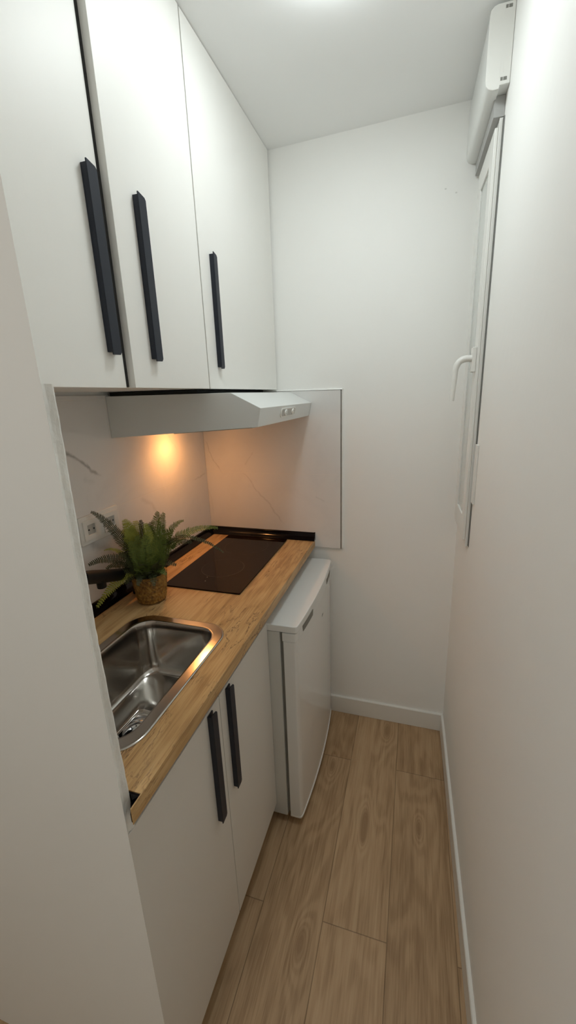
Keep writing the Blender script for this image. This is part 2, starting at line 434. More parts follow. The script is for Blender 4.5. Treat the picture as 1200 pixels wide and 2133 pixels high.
# tiled splashbacks
t = thing('trim_2', 'marble-look tile splashback on left wall behind fern and hood', 'splashback', (-.005, -.6, ZC))
b = BM(); bx(b, -.0094, 0, YN+.015, 0.0, .862, 1.5335); obj('tile_cladding', b, 'tile_left', t)
t['kind'] = 'structure'
t = thing('trim_3', 'marble-look tile splashback on end wall, its right edge beyond the worktop', 'splashback', (.3, .004, .866))
b = BM(); bx(b, 0.0002, .6192, 0.0, .0078, .866, 1.534); obj('tile_cladding', b, 'tile_far', t, .0008)
b = BM(); bx(b, .6192, .6262, .0012, .0078, .866, 1.532); bx(b, .0005, .6215, .0010, .0078, 1.534, 1.5355); obj('grout_edge', b, 'grout', t)
b = BM(); n = 50
for seg in range(2):
    last = None
    for i in range(n+1):
        s = i/n; wv = .0022+.0008*math.sin(s*31)+random.uniform(-.0004, .0004); d = -.0012+random.uniform(-.0004, .0004)
        if seg == 0: c0, c1 = (.6262, .868+.671*s), (.6262+wv, .868+.671*s)
        else: c0, c1 = (.30+.3275*s, 1.5355), (.30+.3275*s, 1.5355+wv)
        ring = [b.verts.new(q) for q in ((c0[0], .0078, c0[1]), (c0[0], d, c0[1]), (c1[0], d+.001, c1[1]), (c1[0]+(.003 if seg == 0 else 0), .0078, c1[1]+(.003 if seg else 0)))]
        if last:
            for k in range(4): b.faces.new((last[k], last[(k+1) % 4], ring[(k+1) % 4], ring[k]))
        else: b.faces.new(ring)
        last = ring
    b.faces.new(last)
obj('filler_edge', b, 'paint', t); t['kind'] = 'structure'

# ------------------------------------------------------------------ cupboards
def handle_mesh(xd, y0, z0, z1, d=.0135, w=.0240):
    """edge profile: a leg standing on the door (near side) and a front plate folded to the far side"""
    b = BM(); t = .0028
    # leg, a little shorter than the plate
    bx(b, xd, xd+d-.0006, y0, y0+t, z0+.005, z1-.005)
    # flange lying on the door
    bx(b, xd, xd+.0035, y0+.0004, y0+w*.92, z0+.005, z1-.005)
    # front plate with clipped far corners, built in y-z
    c = .006
    pts = [(y0, z0), (y0+w-c*.6, z0+.001), (y0+w, z0+c), (y0+w, z1-c*1.4), (y0+w-c*.6, z1-c*.7), (y0+.002, z1), (y0, z1)]
    prism(b, pts, 'x', xd+d-t, xd+d)
    return b
def make_handle(parent, xd, y0, z0, z1, **k):
    return obj('handle', handle_mesh(xd, y0, z0, z1, **k), 'black_metal', parent, .0009)

def carcass(name, x0, x1, y0, y1, z0, z1, mat, parent, t=.016, top=True, shelf=None):
    b = BM()
    bx(b, x0, x1, y0, y0+t, z0, z1); bx(b, x0, x1, y1-t, y1, z0, z1)
    bx(b, x0, x1, y0+t, y1-t, z0, z0+t)
    if top: bx(b, x0, x1, y0+t, y1-t, z1-t, z1)
    bx(b, x0, x0+.004, y0+t, y1-t, z0+t, z1-(t if top else 0))
    if shelf: 
        for s in shelf: bx(b, x0+.004, x1-.02, y0+t, y1-t, s, s+t)
    return obj(name, b, mat, parent, .0006, seg=1)

ZU = 1.5425; ZT = 2.358
cab = thing('wall_cabinet', 'white double-door wall cupboard over the cooker hood, against the end wall', 'cupboard', (.0, -.44, ZU), 'white wall cupboards')
carcass('carcass', .0006, .338, -.8835, -.001, ZU+.001, 2.349, 'laminate', cab, shelf=(1.82, 2.09))
def door(parent, xf, y0, y1, z0, z1, mat, th=.018):
    b = BM(); prism(b, [(xf-th, z0), (xf, z0), (xf, z1(xf) if callable(z1) else z1), (xf-th, z1(xf-th) if callable(z1) else z1)], 'y', y0, y1)
    return obj('door', b, mat, parent, .0009)
ztop = lambda x: ceil_z(x)-.002
d = door(cab, .357, -.5675, -.0015, ZU, ztop, 'laminate'); make_handle(d, .357, -.514, 1.597, 1.893, w=.0205)
d = door(cab, .357, -.8835, -.5722, ZU, ztop, 'laminate'); make_handle(d, .357, -.8200, 1.597, 1.908)
cab = thing('wall_cabinet', 'white single-door wall cupboard set slightly back, nearest the left partition', 'cupboard', (0, -1.05, ZU), 'white wall cupboards')
carcass('carcass', .0006, .324, -1.204, -.8865, ZU+.001, 2.349, 'laminate', cab, shelf=(1.82, 2.09))
d = door(cab, .343, -1.2045, -.8935, ZU, ztop, 'laminate'); make_handle(d, .343, -.9340, 1.602, 1.912)
b = BM(); bx(b, .326, .3412, -.8930, -.8838, ZU+.002, 2.3555); obj('door_gap_shade', b, 'dark_gap', cab)  # dark strip filling the gap, shade between the doors put into its colour

# base cabinet
bc = thing('base_cabinet', 'white two-door base cupboard under the sink', 'cupboard', (.24, -.9, 0))
carcass('carcass', .03, XD-.020, -1.2035, -.5745, .081, .8655, 'carcass', bc, top=False)
b = BM(); bx(b, .40, .416, -1.2035, -.5745, .0008, .0805); obj('plinth', b, 'dark_gap', bc)
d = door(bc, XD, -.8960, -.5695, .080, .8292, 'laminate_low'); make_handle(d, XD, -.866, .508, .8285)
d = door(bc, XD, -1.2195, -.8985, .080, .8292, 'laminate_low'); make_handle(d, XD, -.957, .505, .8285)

# ------------------------------------------------------------------ worktop with sink cut-out
SX0, SX1, SY0, SY1 = .137, .442, -1.157, -.717
def ring_faces(bm, A, B):
    n = len(A)
    for i in range(n): bm.faces.new((A[i], A[(i+1) % n], B[(i+1) % n], B[i]))
wt = thing('worktop', 'oak-effect worktop along the left wall carrying sink, fern and hob', 'worktop', (.25, -.6, .8666))
b = BM()
hole = rrect(SX0+.012, SX1-.012, SY0+.012, SY1-.012, .055, 6)
X0w, X1w, Y0w, Y1w = .0008, XC-.0012, -1.1985, -.0008
outer = []
cx, cy = (SX0+SX1)/2, (SY0+SY1)/2
for (hx, hy) in hole:       # project each hole vertex radially on to the rectangle so the top is an evenly split annulus
    dx, dy = hx-cx, hy-cy; s = 1e9
    if dx > 1e-9: s = min(s, (X1w-cx)/dx)
    if dx < -1e-9: s = min(s, (X0w-cx)/dx)
    if dy > 1e-9: s = min(s, (Y1w-cy)/dy)
    if dy < -1e-9: s = min(s, (Y0w-cy)/dy)
    outer.append([cx+dx*s, cy+dy*s])
for q in ((X0w, Y0w), (X1w, Y0w), (X0w, Y1w), (X1w, Y1w)):     # snap nearest samples to the corners
    k = min(range(len(outer)), key=lambda i: (outer[i][0]-q[0])**2+(outer[i][1]-q[1])**2); outer[k] = list(q)
Z0w = .8667
ot = [b.verts.new((p[0], p[1], ZC)) for p in outer]; ht = [b.verts.new((p[0], p[1], ZC)) for p in hole]
ob_ = [b.verts.new((p[0], p[1], Z0w)) for p in outer]; hb_ = [b.verts.new((p[0], p[1], Z0w)) for p in hole]
ring_faces(b, ot, ht); ring_faces(b, ob_, hb_); ring_faces(b, ot, ob_); ring_faces(b, ht, hb_)
obj('board', b, 'counter', wt)
b = BM(); prism(b, [(X1w, Z0w), (XC-.0004, Z0w), (XC, Z0w+.001), (XC, ZC-.0012), (XC-.0012, ZC+.0001), (X1w, ZC+.0001)], 'y', -1.2245, Y1w)
obj('edge_band', b, 'counter', wt)
ep = thing('end_profile', 'small black plastic end profile at the worktop corner beside the partition', 'worktop trim', (.495, -1.21, .87))
b = BM(); prism(b, [(.4875, -1.1990), (.5044, -1.1990), (.5044, -1.2225), (.5005, -1.2225), (.4875, -1.2052)], 'z', .8672, .8840); bx(b, .4875, .5044, -1.2030, -1.1990, .8840, .8990); bx(b, .44, .4870, -1.2035, -1.1990, .8672, .8985)
obj('body', b, 'black_gloss', ep, .0008)

# black upstand profile round the wall edges
us = thing('upstand_strip', 'glossy black upstand strip where worktop meets the tiles', 'worktop trim', (.01, -.3, ZC))
prof = [(0, 0), (.024, 0), (.0245, .003), (.020, .0075), (.0125, .012), (.0075, .022), (.006, .031), (.003, .0335), (0, .0335)]
b = BM(); prism(b, [(.0005+p[0], ZC+.0002+p[1]) for p in prof], 'y', -1.195, -.0012); obj('side_length', b, 'black_gloss', us, .0008)
b = BM(); prism(b, [(-.0010-p[0], ZC+.0002+p[1]) for p in prof], 'x', .0012, .507); obj('end_length', b, 'black_gloss', us, .0008)
b = BM(); prism(b, [(-.0006-p[0]*1.04, ZC+.0001+p[1]*1.03) for p in prof], 'x', .503, .5085); obj('end_cap', b, 'black_gloss', us, .0006)

# ------------------------------------------------------------------ sink
sk = thing('sink', 'stainless steel inset sink with round drain in the worktop', 'sink', (cx, cy, ZC))
b = BM()
n = 10
levels = [ (SX0, SX1, SY0, SY1, .068, ZC+.0004), (SX0+.0015, SX1-.0015, SY0+.0015, SY1-.0015, .067, ZC+.0022), (SX0+.004, SX1-.004, SY0+.004, SY1-.004, .065, ZC+.0030), (SX0+.0052, SX1-.0052, SY0+.0052, SY1-.0052, .0645, ZC+.0030), (SX0+.0245, SX1-.0245, SY0+.0245, SY1-.0245, .053, ZC+.0030),
  (SX0+.026, SX1-.026, SY0+.026, SY1-.026, .052, ZC+.0030), (SX0+.029, SX1-.029, SY0+.029, SY1-.029, .050, ZC+.0018), (SX0+.031, SX1-.031, SY0+.031, SY1-.031, .049, ZC-.003),
  (SX0+.033, SX1-.033, SY0+.033, SY1-.033, .048, ZC-.02), (SX0+.037, SX1-.037, SY0+.037, SY1-.037, .047, ZC-.07), (SX0+.041, SX1-.041, SY0+.041, SY1-.041, .046, ZC-.120),
  (SX0+.044, SX1-.044, SY0+.044, SY1-.044, .044, ZC-.138), (SX0+.050, SX1-.050, SY0+.050, SY1-.050, .040, ZC-.149), (SX0+.060, SX1-.060, SY0+.060, SY1-.060, .034, ZC-.1540)]
DX, DY = .276, -.950
KD = 1.10
rings = []
for (x0, x1, y0, y1, r, z) in levels:
    rings.append([b.verts.new((p[0], p[1], z)) for p in rrect(x0, x1, y0, y1, r, n)])
base = rrect(SX0+.060, SX1-.060, SY0+.060, SY1-.060, .034, n)
for f, z in ((.66, ZC-.1555), (.30, ZC-.157)):
    ring = []
    for (px_, py_) in base:
        a = math.atan2(py_-DY, px_-DX); rr = .050*KD
        qx, qy = DX+rr*math.cos(a), DY+rr*math.sin(a)
        ring.append(b.verts.new((qx+(px_-qx)*f, qy+(py_-qy)*f, z)))
    rings.append(ring)
prev_ang = [math.atan2(p[1]-DY, p[0]-DX) for p in base]
for rr, z in ((.050, ZC-.1580), (.0465, ZC-.1595), (.044, ZC-.1625), (.041, ZC-.1630)):
    rings.append([b.verts.new((DX+KD*rr*math.cos(a), DY+KD*rr*math.sin(a), z)) for a in prev_ang])
for A, B in zip(rings, rings[1:]): ring_faces(b, A, B)
o = obj('bowl', b, 'steel', sk, smooth_=True)
md = o.modifiers.new('thick', 'SOLIDIFY'); md.thickness = .0008; md.offset = -1
b = BM(); lathe(b, [(KD*.0412, ZC-.1630), (KD*.0395, ZC-.1622), (KD*.036, ZC-.1640), (KD*.0335, ZC-.170), (KD*.0335, ZC-.185), (KD*.0445, ZC-.187), (KD*.0445, ZC-.1640)], (DX, DY), 40, cap=False)
o_dr = obj('drain_ring', b, 'chrome', sk, smooth_=True)
b = BM(); lathe(b, [(KD*.0330, ZC-.1755), (KD*.0318, ZC-.1725), (KD*.029, ZC-.1725), (KD*.0265, ZC-.176), (KD*.0265, ZC-.1825), (KD*.0330, ZC-.1835)], (DX, DY), 36, cap=False)
lathe(b, [(KD*.0255, ZC-.1835), (KD*.0265, ZC-.1815), (0.0005, ZC-.1815)], (DX, DY), 36, cap=False)
lathe(b, [(KD*.0085, ZC-.1812), (KD*.0085, ZC-.171), (KD*.006, ZC-.168), (KD*.0005, ZC-.168)], (DX, DY), 20, cap=False)
o_ba = obj('drain_basket', b, 'chrome', sk, smooth_=True)
b = BM()
for rr, k in ((.016, 8), (.025, 14)):
    for i in range(k):
        a = 2*PI*i/k; lathe(b, [(KD*.0018, ZC-.1814), (KD*.0018, ZC-.1810)], (DX+rr*math.cos(a), DY+rr*math.sin(a)), 8)
obj('strainer_hole', b, 'dark_gap', o_ba)
b = BM(); lathe(b, [(KD*.0335, ZC-.1841), (KD*.0335, ZC-.250), (KD*.0275, ZC-.262)], (DX, DY), 24); obj('waste_pipe', b, 'plastic', sk, smooth_=True)

# ------------------------------------------------------------------ hob
hb = thing('hob', 'black glass two-zone hob set in the far end of the worktop', 'hob', (.245, -.28, ZC))
b = BM(); prism(b, rrect(.104, .3875, -.5445, -.0330, .004, 4), 'z', ZC+.0002, ZC+.0052); obj('glass_top', b, 'hob', hb, .0009)
def ring_mesh(c, r, w, z):
    b = BM(); lathe(b, [(r-w, z), (r-w, z+.0002), (r, z+.0002), (r, z)], c, 64, cap=False); return b
obj('cooking_zone', ring_mesh((.243, -.372), .079, .0012, ZC+.0052), 'hob_print', hb)
obj('cooking_zone', ring_mesh((.243, -.150), .092, .0010, ZC+.0052), 'hob_print', hb)
M['key_print'] = plain('touch_key_print', (.25, .22, .2, 1), .3)
for kx, ky in ((.2241, -.4584), (.2323, -.4872)):
    b = BM(); lathe(b, [(.0020, ZC+.0052), (.0020, ZC+.0054)], (kx, ky), 12); obj('touch_key', b, 'key_print', hb)

# ------------------------------------------------------------------ cooker hood
hd = thing('cooker_hood', 'white slanted visor cooker hood with rocker switches under the wall cupboard', 'cooker hood', (.2, -.28, 1.54))
b = BM()
HY0, HY1 = -.565, -.0012
side = [(.0006, 1.4055), (.4899, 1.4365), (.5014, 1.4878), (.4149, 1.5305), (.0006, 1.5305)]
# closed skin with an open underside pocket for the filter
prism(b, side, 'y', HY0, HY1)
o = obj('body', b, 'hood', hd, .0012)
b = BM(); prism(b, [(.0006, 1.5308), (.300, 1.5308), (.300, 1.5416), (.0006, 1.5416)], 'y', HY0+.02, HY1-.01); obj('mounting_rail', b, 'dark_gap', hd)
def hz(x): return 1.4055+(1.4365-1.4055)*x/.4893
b = BM(); prism(b, [(.20, hz(.20)-.0035), (.46, hz(.46)-.0035), (.46, hz(.46)-.0004), (.20, hz(.20)-.0004)], 'y', -.53, -.03)
f_ = obj('grease_filter', b, 'filter', hd)
b = BM()
for i in range(9): prism(b, [(.21, hz(.21)-.0045), (.45, hz(.45)-.0045), (.45, hz(.45)-.0036), (.21, hz(.21)-.0036)], 'y', -.51+.054*i, -.49+.054*i)
obj('filter_rib', b, 'dark_gap', f_)
b = BM(); prism(b, rrect(.055, .110, -.345, -.235, .02, 6), 'z', hz(.05)-.009, hz(.055)-.0005); lc = obj('lamp_cover', b, 'hoodlamp', hd, .002)
sl = bpy.data.lights.new('hood_spot', 'SPOT'); sl.energy = 2.9; sl.color = (1.0, .43, .13); sl.spot_size = math.radians(165); sl.spot_blend = 1.; sl.shadow_soft_size = .018
slo = bpy.data.objects.new('bulb_light', sl); COL.objects.link(slo); slo.parent = hd; slo.matrix_parent_inverse = Matrix.Translation(parent_loc(hd)).inverted(); slo.location = (.085, -.295, hz(.05)-.012)
# switch plate, lying on the slanted front lip
fn = Vector((1.4878-1.4365, 0, -(.5014-.4899))).normalized()   # outward normal of the lip
def lip(s, y, out=0.):  # s 0..1 up the lip
    return Vector((.4899+(.5014-.4899)*s, y, 1.4365+(1.4878-1.4365)*s))+fn*out
def lip_prism(bm, pts, o0, o1):
    A = [bm.verts.new(lip(s, y, o0)) for y, s in pts]; B = [bm.verts.new(lip(s, y, o1)) for y, s in pts]
    bm.faces.new(A); bm.faces.new(B[::-1]); ring_faces(bm, A, B)
def lrr(y0, y1, s0, s1, ry, n=5):
    sy = .0526; r = ry
    return [(p[0], p[1]/sy) for p in rrect(y0, y1, s0*sy, s1*sy, r, n)]
b = BM(); lip_prism(b, lrr(-.385, -.225, .30, .86, .012), .0002, .0030); sp_ = obj('switch_plate', b, 'plastic', hd, .0010)
b = BM(); lip_prism(b, lrr(-.379, -.231, .37, .79, .009), .0031, .0034); obj('switch_recess', b, 'plastic_dark', sp_)
for yy in (-.338, -.262):
    b = BM()
    A = []
    for k, (rr, oo) in enumerate(((.0105, .0034), (.0100, .0060), (.0070, .0068), (.0065, .0045), (.0045, .0044), (.0040, .0066), (.0005, .0070))):
        ring = []
        for i in range(24):
            a = 2*PI*i/24; ring.append(b.verts.new(lip(.58+rr*math.sin(a)/.0526, yy+rr*1.25*math.cos(a), oo)))
        if A: ring_faces(b, A, ring)
        A = ring
    obj('switch_knob', b, 'plastic', sp_, smooth_=True)

# ------------------------------------------------------------------ sockets
so = thing('double_socket', 'white double power socket on the marble tiles behind the fern', 'socket', (.0, -.67, 1.157))
b = BM(); prism(b, [(p[0], p[1]) for p in rrect(-.752, -.594, 1.115, 1.199, .004, 4)], 'x', .0003, .0070); obj('frame', b, 'plastic', so, .0012)
for yc in (-.7125, -.6330):
    zc = 1.157
    b = BM()
    sq = rrect(yc-.029, yc+.029, zc-.029, zc+.029, .002, 8)
    m = len(sq)
    A = [b.verts.new((.0071, p[0], p[1])) for p in sq]; B = [b.verts.new((.0118, p[0], p[1])) for p in sq]
    ring_faces(b, A, B)
    ang = [math.atan2(p[1]-zc, p[0]-yc) for p in sq]
    C = [b.verts.new((.0118, yc+.0215*math.cos(a), zc+.0215*math.sin(a))) for a in ang]; ring_faces(b, B, C)
    D = [b.verts.new((.0090, yc+.0200*math.cos(a), zc+.0200*math.sin(a))) for a in ang]; ring_faces(b, C, D); b.faces.new(D)
    ins = obj('socket_insert', b, 'plastic', so, smooth_=True)
    b = BM(); prism(b, [(yc+.0190*math.cos(2*PI*i/28), zc+.0190*math.sin(2*PI*i/28)) for i in range(28)], 'x', .0091, .0094); obj('socket_well', b, 'plastic_dark', ins)
    for dy in (-.0095, .0095):
        b = BM(); prism(b, [(yc+dy+.0028*math.cos(2*PI*i/14), zc+.0028*math.sin(2*PI*i/14)) for i in range(14)], 'x', .0095, .0098)
        obj('pin_hole', b, 'dark_gap', ins)
    for s in (-1, 1): box('earth_clip', .0094, .0115, yc-.0035, yc+.0035, zc+s*.0175-.0016, zc+s*.0175+.0016, 'chrome', ins)

# ------------------------------------------------------------------ tap
TX0, TY0 = .0475, -.598
tp = thing('kitchen_tap', 'matt black single-lever kitchen tap behind the sink, mostly hidden by the fern', 'tap', (TX0, TY0, ZC))
TX, TY = .0475, -.598
b = BM(); lathe(b, [(.0005, ZC+.0003), (.0205, ZC+.0003), (.0205, ZC+.006), (.0185, ZC+.009), (.0175, ZC+.011), (.0175, ZC+.125), (.016, ZC+.131), (.0005, ZC+.142)], (TX, TY), 28, cap=False); obj('body', b, 'black_matt', tp, smooth_=True)
b = BM(); path = bezier((TX, TY, ZC+.074), (TX+.012, TY-.08, ZC+.098), (TX+.045, TY-.19, ZC+.150), (TX+.068, TY-.275, ZC+.188), 14)
tube(b, path, [.0185]*13+[.0180, .0165], 20); spt = obj('spout', b, 'black_matt', tp, smooth_=True)
q = path[10]; b = BM(); lathe(b, [(.0115, q.z-.033), (.0125, q.z-.031), (.0125, q.z-.004)], (q.x, q.y), 20); obj('aerator', b, 'black_matt', spt, smooth_=True)
b = BM(); tube(b, bezier((TX, TY, ZC+.130), (TX+.000, TY+.01, ZC+.142), (TX+.0, TY+.03, ZC+.147), (TX+.0, TY+.07, ZC+.150), 8), [.015, .012, .009, .008, .0075, .007, .007, .007, .006], 12, sx=1.3); obj('lever', b, 'black_matt', tp, smooth_=True)

# ------------------------------------------------------------------ fern
PX, PY, PZ = .124, -.634, ZC+.0004
fern = thing('potted_fern', 'artificial fern in a woven seagrass pot standing between sink and hob', 'plant', (PX, PY, PZ))
H = .094; r0, r1 = .0405, .0530
b = BM(); nt_, nz = 168, 56; rings = []
for j in range(nz+1):
    z = j/nz; row = []
    rb = r0+(r1-r0)*(z**.7)
    rb -= .006*max(0, 1-z/.10)**2
    for i in range(nt_):
        a = 2*PI*i/nt_
        band = z*7.5; k = int(band); fz = band-k
        sgn = 1 if k % 2 == 0 else -1
        ph = a*15+sgn*fz*2.1
        strand = abs(math.sin(ph))**.7
        bulge = math.sin(PI*fz)**.5 if 0 < fz < 1 else 0
        r = rb+.0030*strand*bulge-.0012
        row.append(b.verts.new((PX+r*math.cos(a), PY+r*math.sin(a), PZ+z*H)))
    rings.append(row)
top = [b.verts.new((PX+(r1-.004)*math.cos(2*PI*i/nt_), PY+(r1-.004)*math.sin(2*PI*i/nt_), PZ+H)) for i in range(nt_)]
inn = [b.verts.new((PX+(r1-.006)*math.cos(2*PI*i/nt_), PY+(r1-.006)*math.sin(2*PI*i/nt_), PZ+H-.016)) for i in range(nt_)]
rings += [top, inn]
for A, B in zip(rings, rings[1:]): ring_faces(b, A, B)
b.faces.new(rings[0])
obj('woven_pot', b, 'wicker', fern, smooth_=True)
b = BM(); lathe(b, [(.0460, PZ+H-.019), (.0460, PZ+H-.013), (.025, PZ+H-.008), (.0005, PZ+H-.006)], (PX, PY), 30, cap=False); obj('soil', b, 'soil', fern, smooth_=True)

def frond(tip, mid_up, mat, width=.017, n=26, start=None, twist=0.):
    """arched rachis with paired leaflets"""
    tip = Vector(tip); d = Vector((tip.x-PX, tip.y-PY, 0)); 
    hd_ = d.normalized() if d.length > 1e-6 else Vector((1, 0, 0))
    s = Vector((PX, PY, PZ+H-.012))+hd_*random.uniform(.010, .032)+Vector((random.uniform(-.008, .008), random.uniform(-.008, .008), 0)) if start is None else Vector(start)
    L = (tip-s).length
    c1 = s+Vector((0, 0, 1))*L*mid_up+hd_*L*.10
    c2 = s+(tip-s)*.62+Vector((0, 0, 1))*L*mid_up*.75
    P = bezier(s, c1, c2, tip, max(14, int(L*1.08/.0046)))
    b = BM(); tube(b, P, [.0011*(1-.7*i/len(P))+.0002 for i in range(len(P))], 5)
    for i in range(2, len(P)-1):
        t = i/(len(P)-1)
        if t < .10: continue
        T = (P[min(i+1, len(P)-1)]-P[i-1]).normalized()
        side = T.cross(Vector((.35, -.45, .82)))
        side = side.normalized() if side.length > .15 else T.cross(Vector((.6, -.8, 0))).normalized()
        up = side.cross(T).normalized()
        ca, sa = math.cos(twist), math.sin(twist)
        side, up = side*ca+up*sa, up*ca-side*sa
        w = 1.22*width*(math.sin(PI*min(1, (t-.02)*1.0))**.45 if t < .5 else (1-(t-.5)*1.55*(.5+t*.5)))*random.uniform(.9, 1.08)
        w = max(w, .0025)
        hw = (P[i]-P[i-1]).length*.38
        for sg in (-1, 1):
            dr = (side*sg+T*.28+up*random.uniform(-.10, .25)).normalized()
            a0 = P[i]+T*random.uniform(-.0003, .0003); e = a0+dr*w-up*w*.12
            m1 = a0+dr*w*.35
            v = [b.verts.new(q_) for q_ in (a0-T*hw*.7, a0+T*hw*.7, m1+T*hw*1.05-up*.0004, m1-T*hw*1.05-up*.0004, e+T*hw*.15, a0+dr*w*.75+T*hw*.8, a0+dr*w*.75-T*hw*.8)]
            b.faces.new((v[0], v[1], v[2], v[3])); b.faces.new((v[3], v[2], v[5], v[6])); b.faces.new((v[6], v[5], v[4]))
    return obj('frond', b, mat, fern)
F = [((.0250, -.720, 1.213), .30, 'leaf_dark', .018), ((.024, -.612, 1.118), .55, 'leaf_olive', .020), ((.030, -.600, 1.139), .50, 'leaf_olive', .021),
     ((.045, -.618, 1.158), .42, 'leaf_olive', .024), ((.055, -.580, 1.143), .42, 'leaf_olive', .022), ((.092, -.600, 1.155), .35, 'leaf_dark', .015),
     ((.128, -.620, 1.150), .35, 'leaf_green', .019), ((.1615, -.600, 1.186), .30, 'leaf_green', .022), ((.196, -.620, 1.190), .30, 'leaf_green', .020),
     ((.234, -.580, 1.155), .40, 'leaf_green', .020), ((.318, -.520, 1.116), .42, 'leaf_green', .021), ((.347, -.550, 1.045), .62, 'leaf_dark', .013),
     ((.028, -.700, 1.085), .55, 'leaf_olive', .009), ((.028, -.765, 1.066), .45, 'leaf_dark', .017), ((.058, -.735, 1.044), .45, 'leaf_dark', .015),
     ((.030, -.765, .930), .42, 'leaf_olive', .018), ((.150, -.660, 1.130), .3, 'leaf_green', .021), ((.175, -.640, 1.120), .3, 'leaf_green', .021),
     ((.110, -.680, 1.115), .3, 'leaf_green', .020), ((.085, -.660, 1.135), .35, 'leaf_olive', .023), ((.185, -.570, 1.120), .40, 'leaf_green', .019),
     ((.100, -.560, 1.135), .40, 'leaf_dark', .018), ((.205, -.640, 1.090), .40, 'leaf_green', .019), ((.155, -.705, 1.050), .45, 'leaf_dark', .018),
     ((.090, -.715, 1.080), .40, 'leaf_dark', .018), ((.066, -.640, 1.130), .40, 'leaf_olive', .021), ((.235, -.545, 1.070), .50, 'leaf_dark', .017),
     ((.035, -.590, 1.085), .5, 'leaf_green', .018), ((.140, -.640, 1.160), .25, 'leaf_olive', .021), ((.120, -.655, 1.125), .25, 'leaf_green', .022),
     ((.190, -.675, 1.050), .40, 'leaf_dark', .018), ((.105, -.700, 1.050), .35, 'leaf_dark', .019), ((.070, -.690, 1.075), .40, 'leaf_dark', .018),
     ((.190, -.700, .985), .50, 'leaf_dark', .014), ((.150, -.722, .992), .50, 'leaf_dark', .014), ((.100, -.715, .990), .50, 'leaf_dark', .015), ((.200, -.650, 1.000), .50, 'leaf_green', .014),
     ((.170, -.690, 1.020), .45, 'leaf_dark', .016), ((.130, -.700, 1.030), .40, 'leaf_green', .017), ((.075, -.700, 1.020), .45, 'leaf_dark', .016), ((.205, -.600, 1.010), .55, 'leaf_dark', .015),
     ((.120, -.690, 1.060), .35, 'leaf_green', .018), ((.185, -.640, 1.050), .40, 'leaf_dark', .017), ((.095, -.640, 1.120), .3, 'leaf_olive', .022), ((.145, -.610, 1.120), .3, 'leaf_green', .021),
     ((.060, -.560, 1.080), .45, 'leaf_green', .018), ((.150, -.565, 1.130), .35, 'leaf_dark', .018), ((.165, -.675, 1.075), .35, 'leaf_green', .019)]
for i, (tip, mu, mt, w) in enumerate(F):
    L = (Vector(tip)-Vector((PX, PY, PZ+H))).length
    frond(tip, mu, mt, w, n=max(16, int(L/.0072)), twist=random.uniform(-.35, .35))

# ------------------------------------------------------------------ fridge
fr = thing('mini_fridge', 'white under-counter fridge with curved door standing against the end wall', 'fridge', (.3, -.3, 0))
FY0, FY1 = -.568, -.028
def front_curve(x_edge, bulge, n=20, rc=.012):
    """points (x,y) of the curved front from near side to far side"""
    pts = []
    for i in range(n+1):
        s = i/n; y = FY0+(FY1-FY0)*s
        pts.append((x_edge+bulge*(1-(2*s-1)**2), y))
    # round the two ends
    a = [(x_edge-rc, FY0), (x_edge-rc*.35, FY0+rc*.12), (x_edge+.0003, FY0+rc*.7)]
    z_ = [(x_edge+.0003, FY1-rc*.7), (x_edge-rc*.35, FY1-rc*.12), (x_edge-rc, FY1)]
    return a+pts[1:-1]+z_
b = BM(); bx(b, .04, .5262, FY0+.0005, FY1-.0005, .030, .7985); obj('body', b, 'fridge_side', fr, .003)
b = BM(); prism(b, [(.03, FY1)]+[(.03, FY0)]+front_curve(.5845, .013), 'z', .7995, .824); obj('lid', b, 'fridge', fr, .0028, seg=3)
b = BM(); prism(b, [(.5375, FY1), (.5375, FY0)]+front_curve(.579, .015), 'z', .040, .7670); dr = obj('door', b, 'fridge_door', fr, .0016)
b = BM(); prism(b, [(.5345, FY1), (.5345, FY0)]+front_curve(.5805, .015), 'z', .7675, .7975); dc = obj('door_cap', b, 'fridge', fr, .0015)
b = BM(); prism(b, [(.5375, FY1), (.5375, FY0)]+front_curve(.5815, .0155), 'z', .0315, .0400); obj('door_base_trim', b, 'plastic', fr, .0015)
b = BM(); bx(b, .5264, .5372, FY0+.010, FY1-.010, .045, .7985); obj('door_gasket', b, 'grey_gap', fr)
def xfr(y, e=.5805, bu=.015): s = (y-FY0)/(FY1-FY0); return e+bu*(1-(2*s-1)**2)
for (ya, yb) in ((-.510, -.400), (-.165, -.062)):
    b = BM(); A = []; Bv = []
    for i in range(9):
        y = ya+(yb-ya)*i/8
        zt, zb = (.7945, .7720)
        x = xfr(y)
        ring = [b.verts.new((x+.0010, y, zt)), b.verts.new((x+.0010, y+.004*(1 if i == 0 else 0), zb)), b.verts.new((x-.004, y, zb)), b.verts.new((x-.004, y, zt))]
        if A: ring_faces(b, A, ring)
        else: b.faces.new(ring)
        A = ring
    b.faces.new(A)
    obj('grip_shade', b, 'grey_gap', dc)  # grey block on the cap, its colour stands in for the recess shade
b = BM(); y = -.250; x = xfr(y, .579, .015)
rings = []
for rr, o_ in ((1., .0001), (1., .0008), (.8, .0012), (.02, .0012)):
    rings.append([b.verts.new((x+o_, y+.011*rr*math.cos(2*PI*i/24), .684+.0055*rr*math.sin(2*PI*i/24))) for i in range(24)])
for A, B in zip(rings, rings[1:]): ring_faces(b, A, B)
obj('badge', b, 'badge', dr, smooth_=True)
for yy in (FY0+.05, FY1-.05):
    for xx in (.10, .50):
        b = BM(); lathe(b, [(.016, .0006), (.018, .006), (.012, .012), (.012, .0302)], (xx, yy), 16); obj('foot', b, 'dark_gap', fr, smooth_=True)

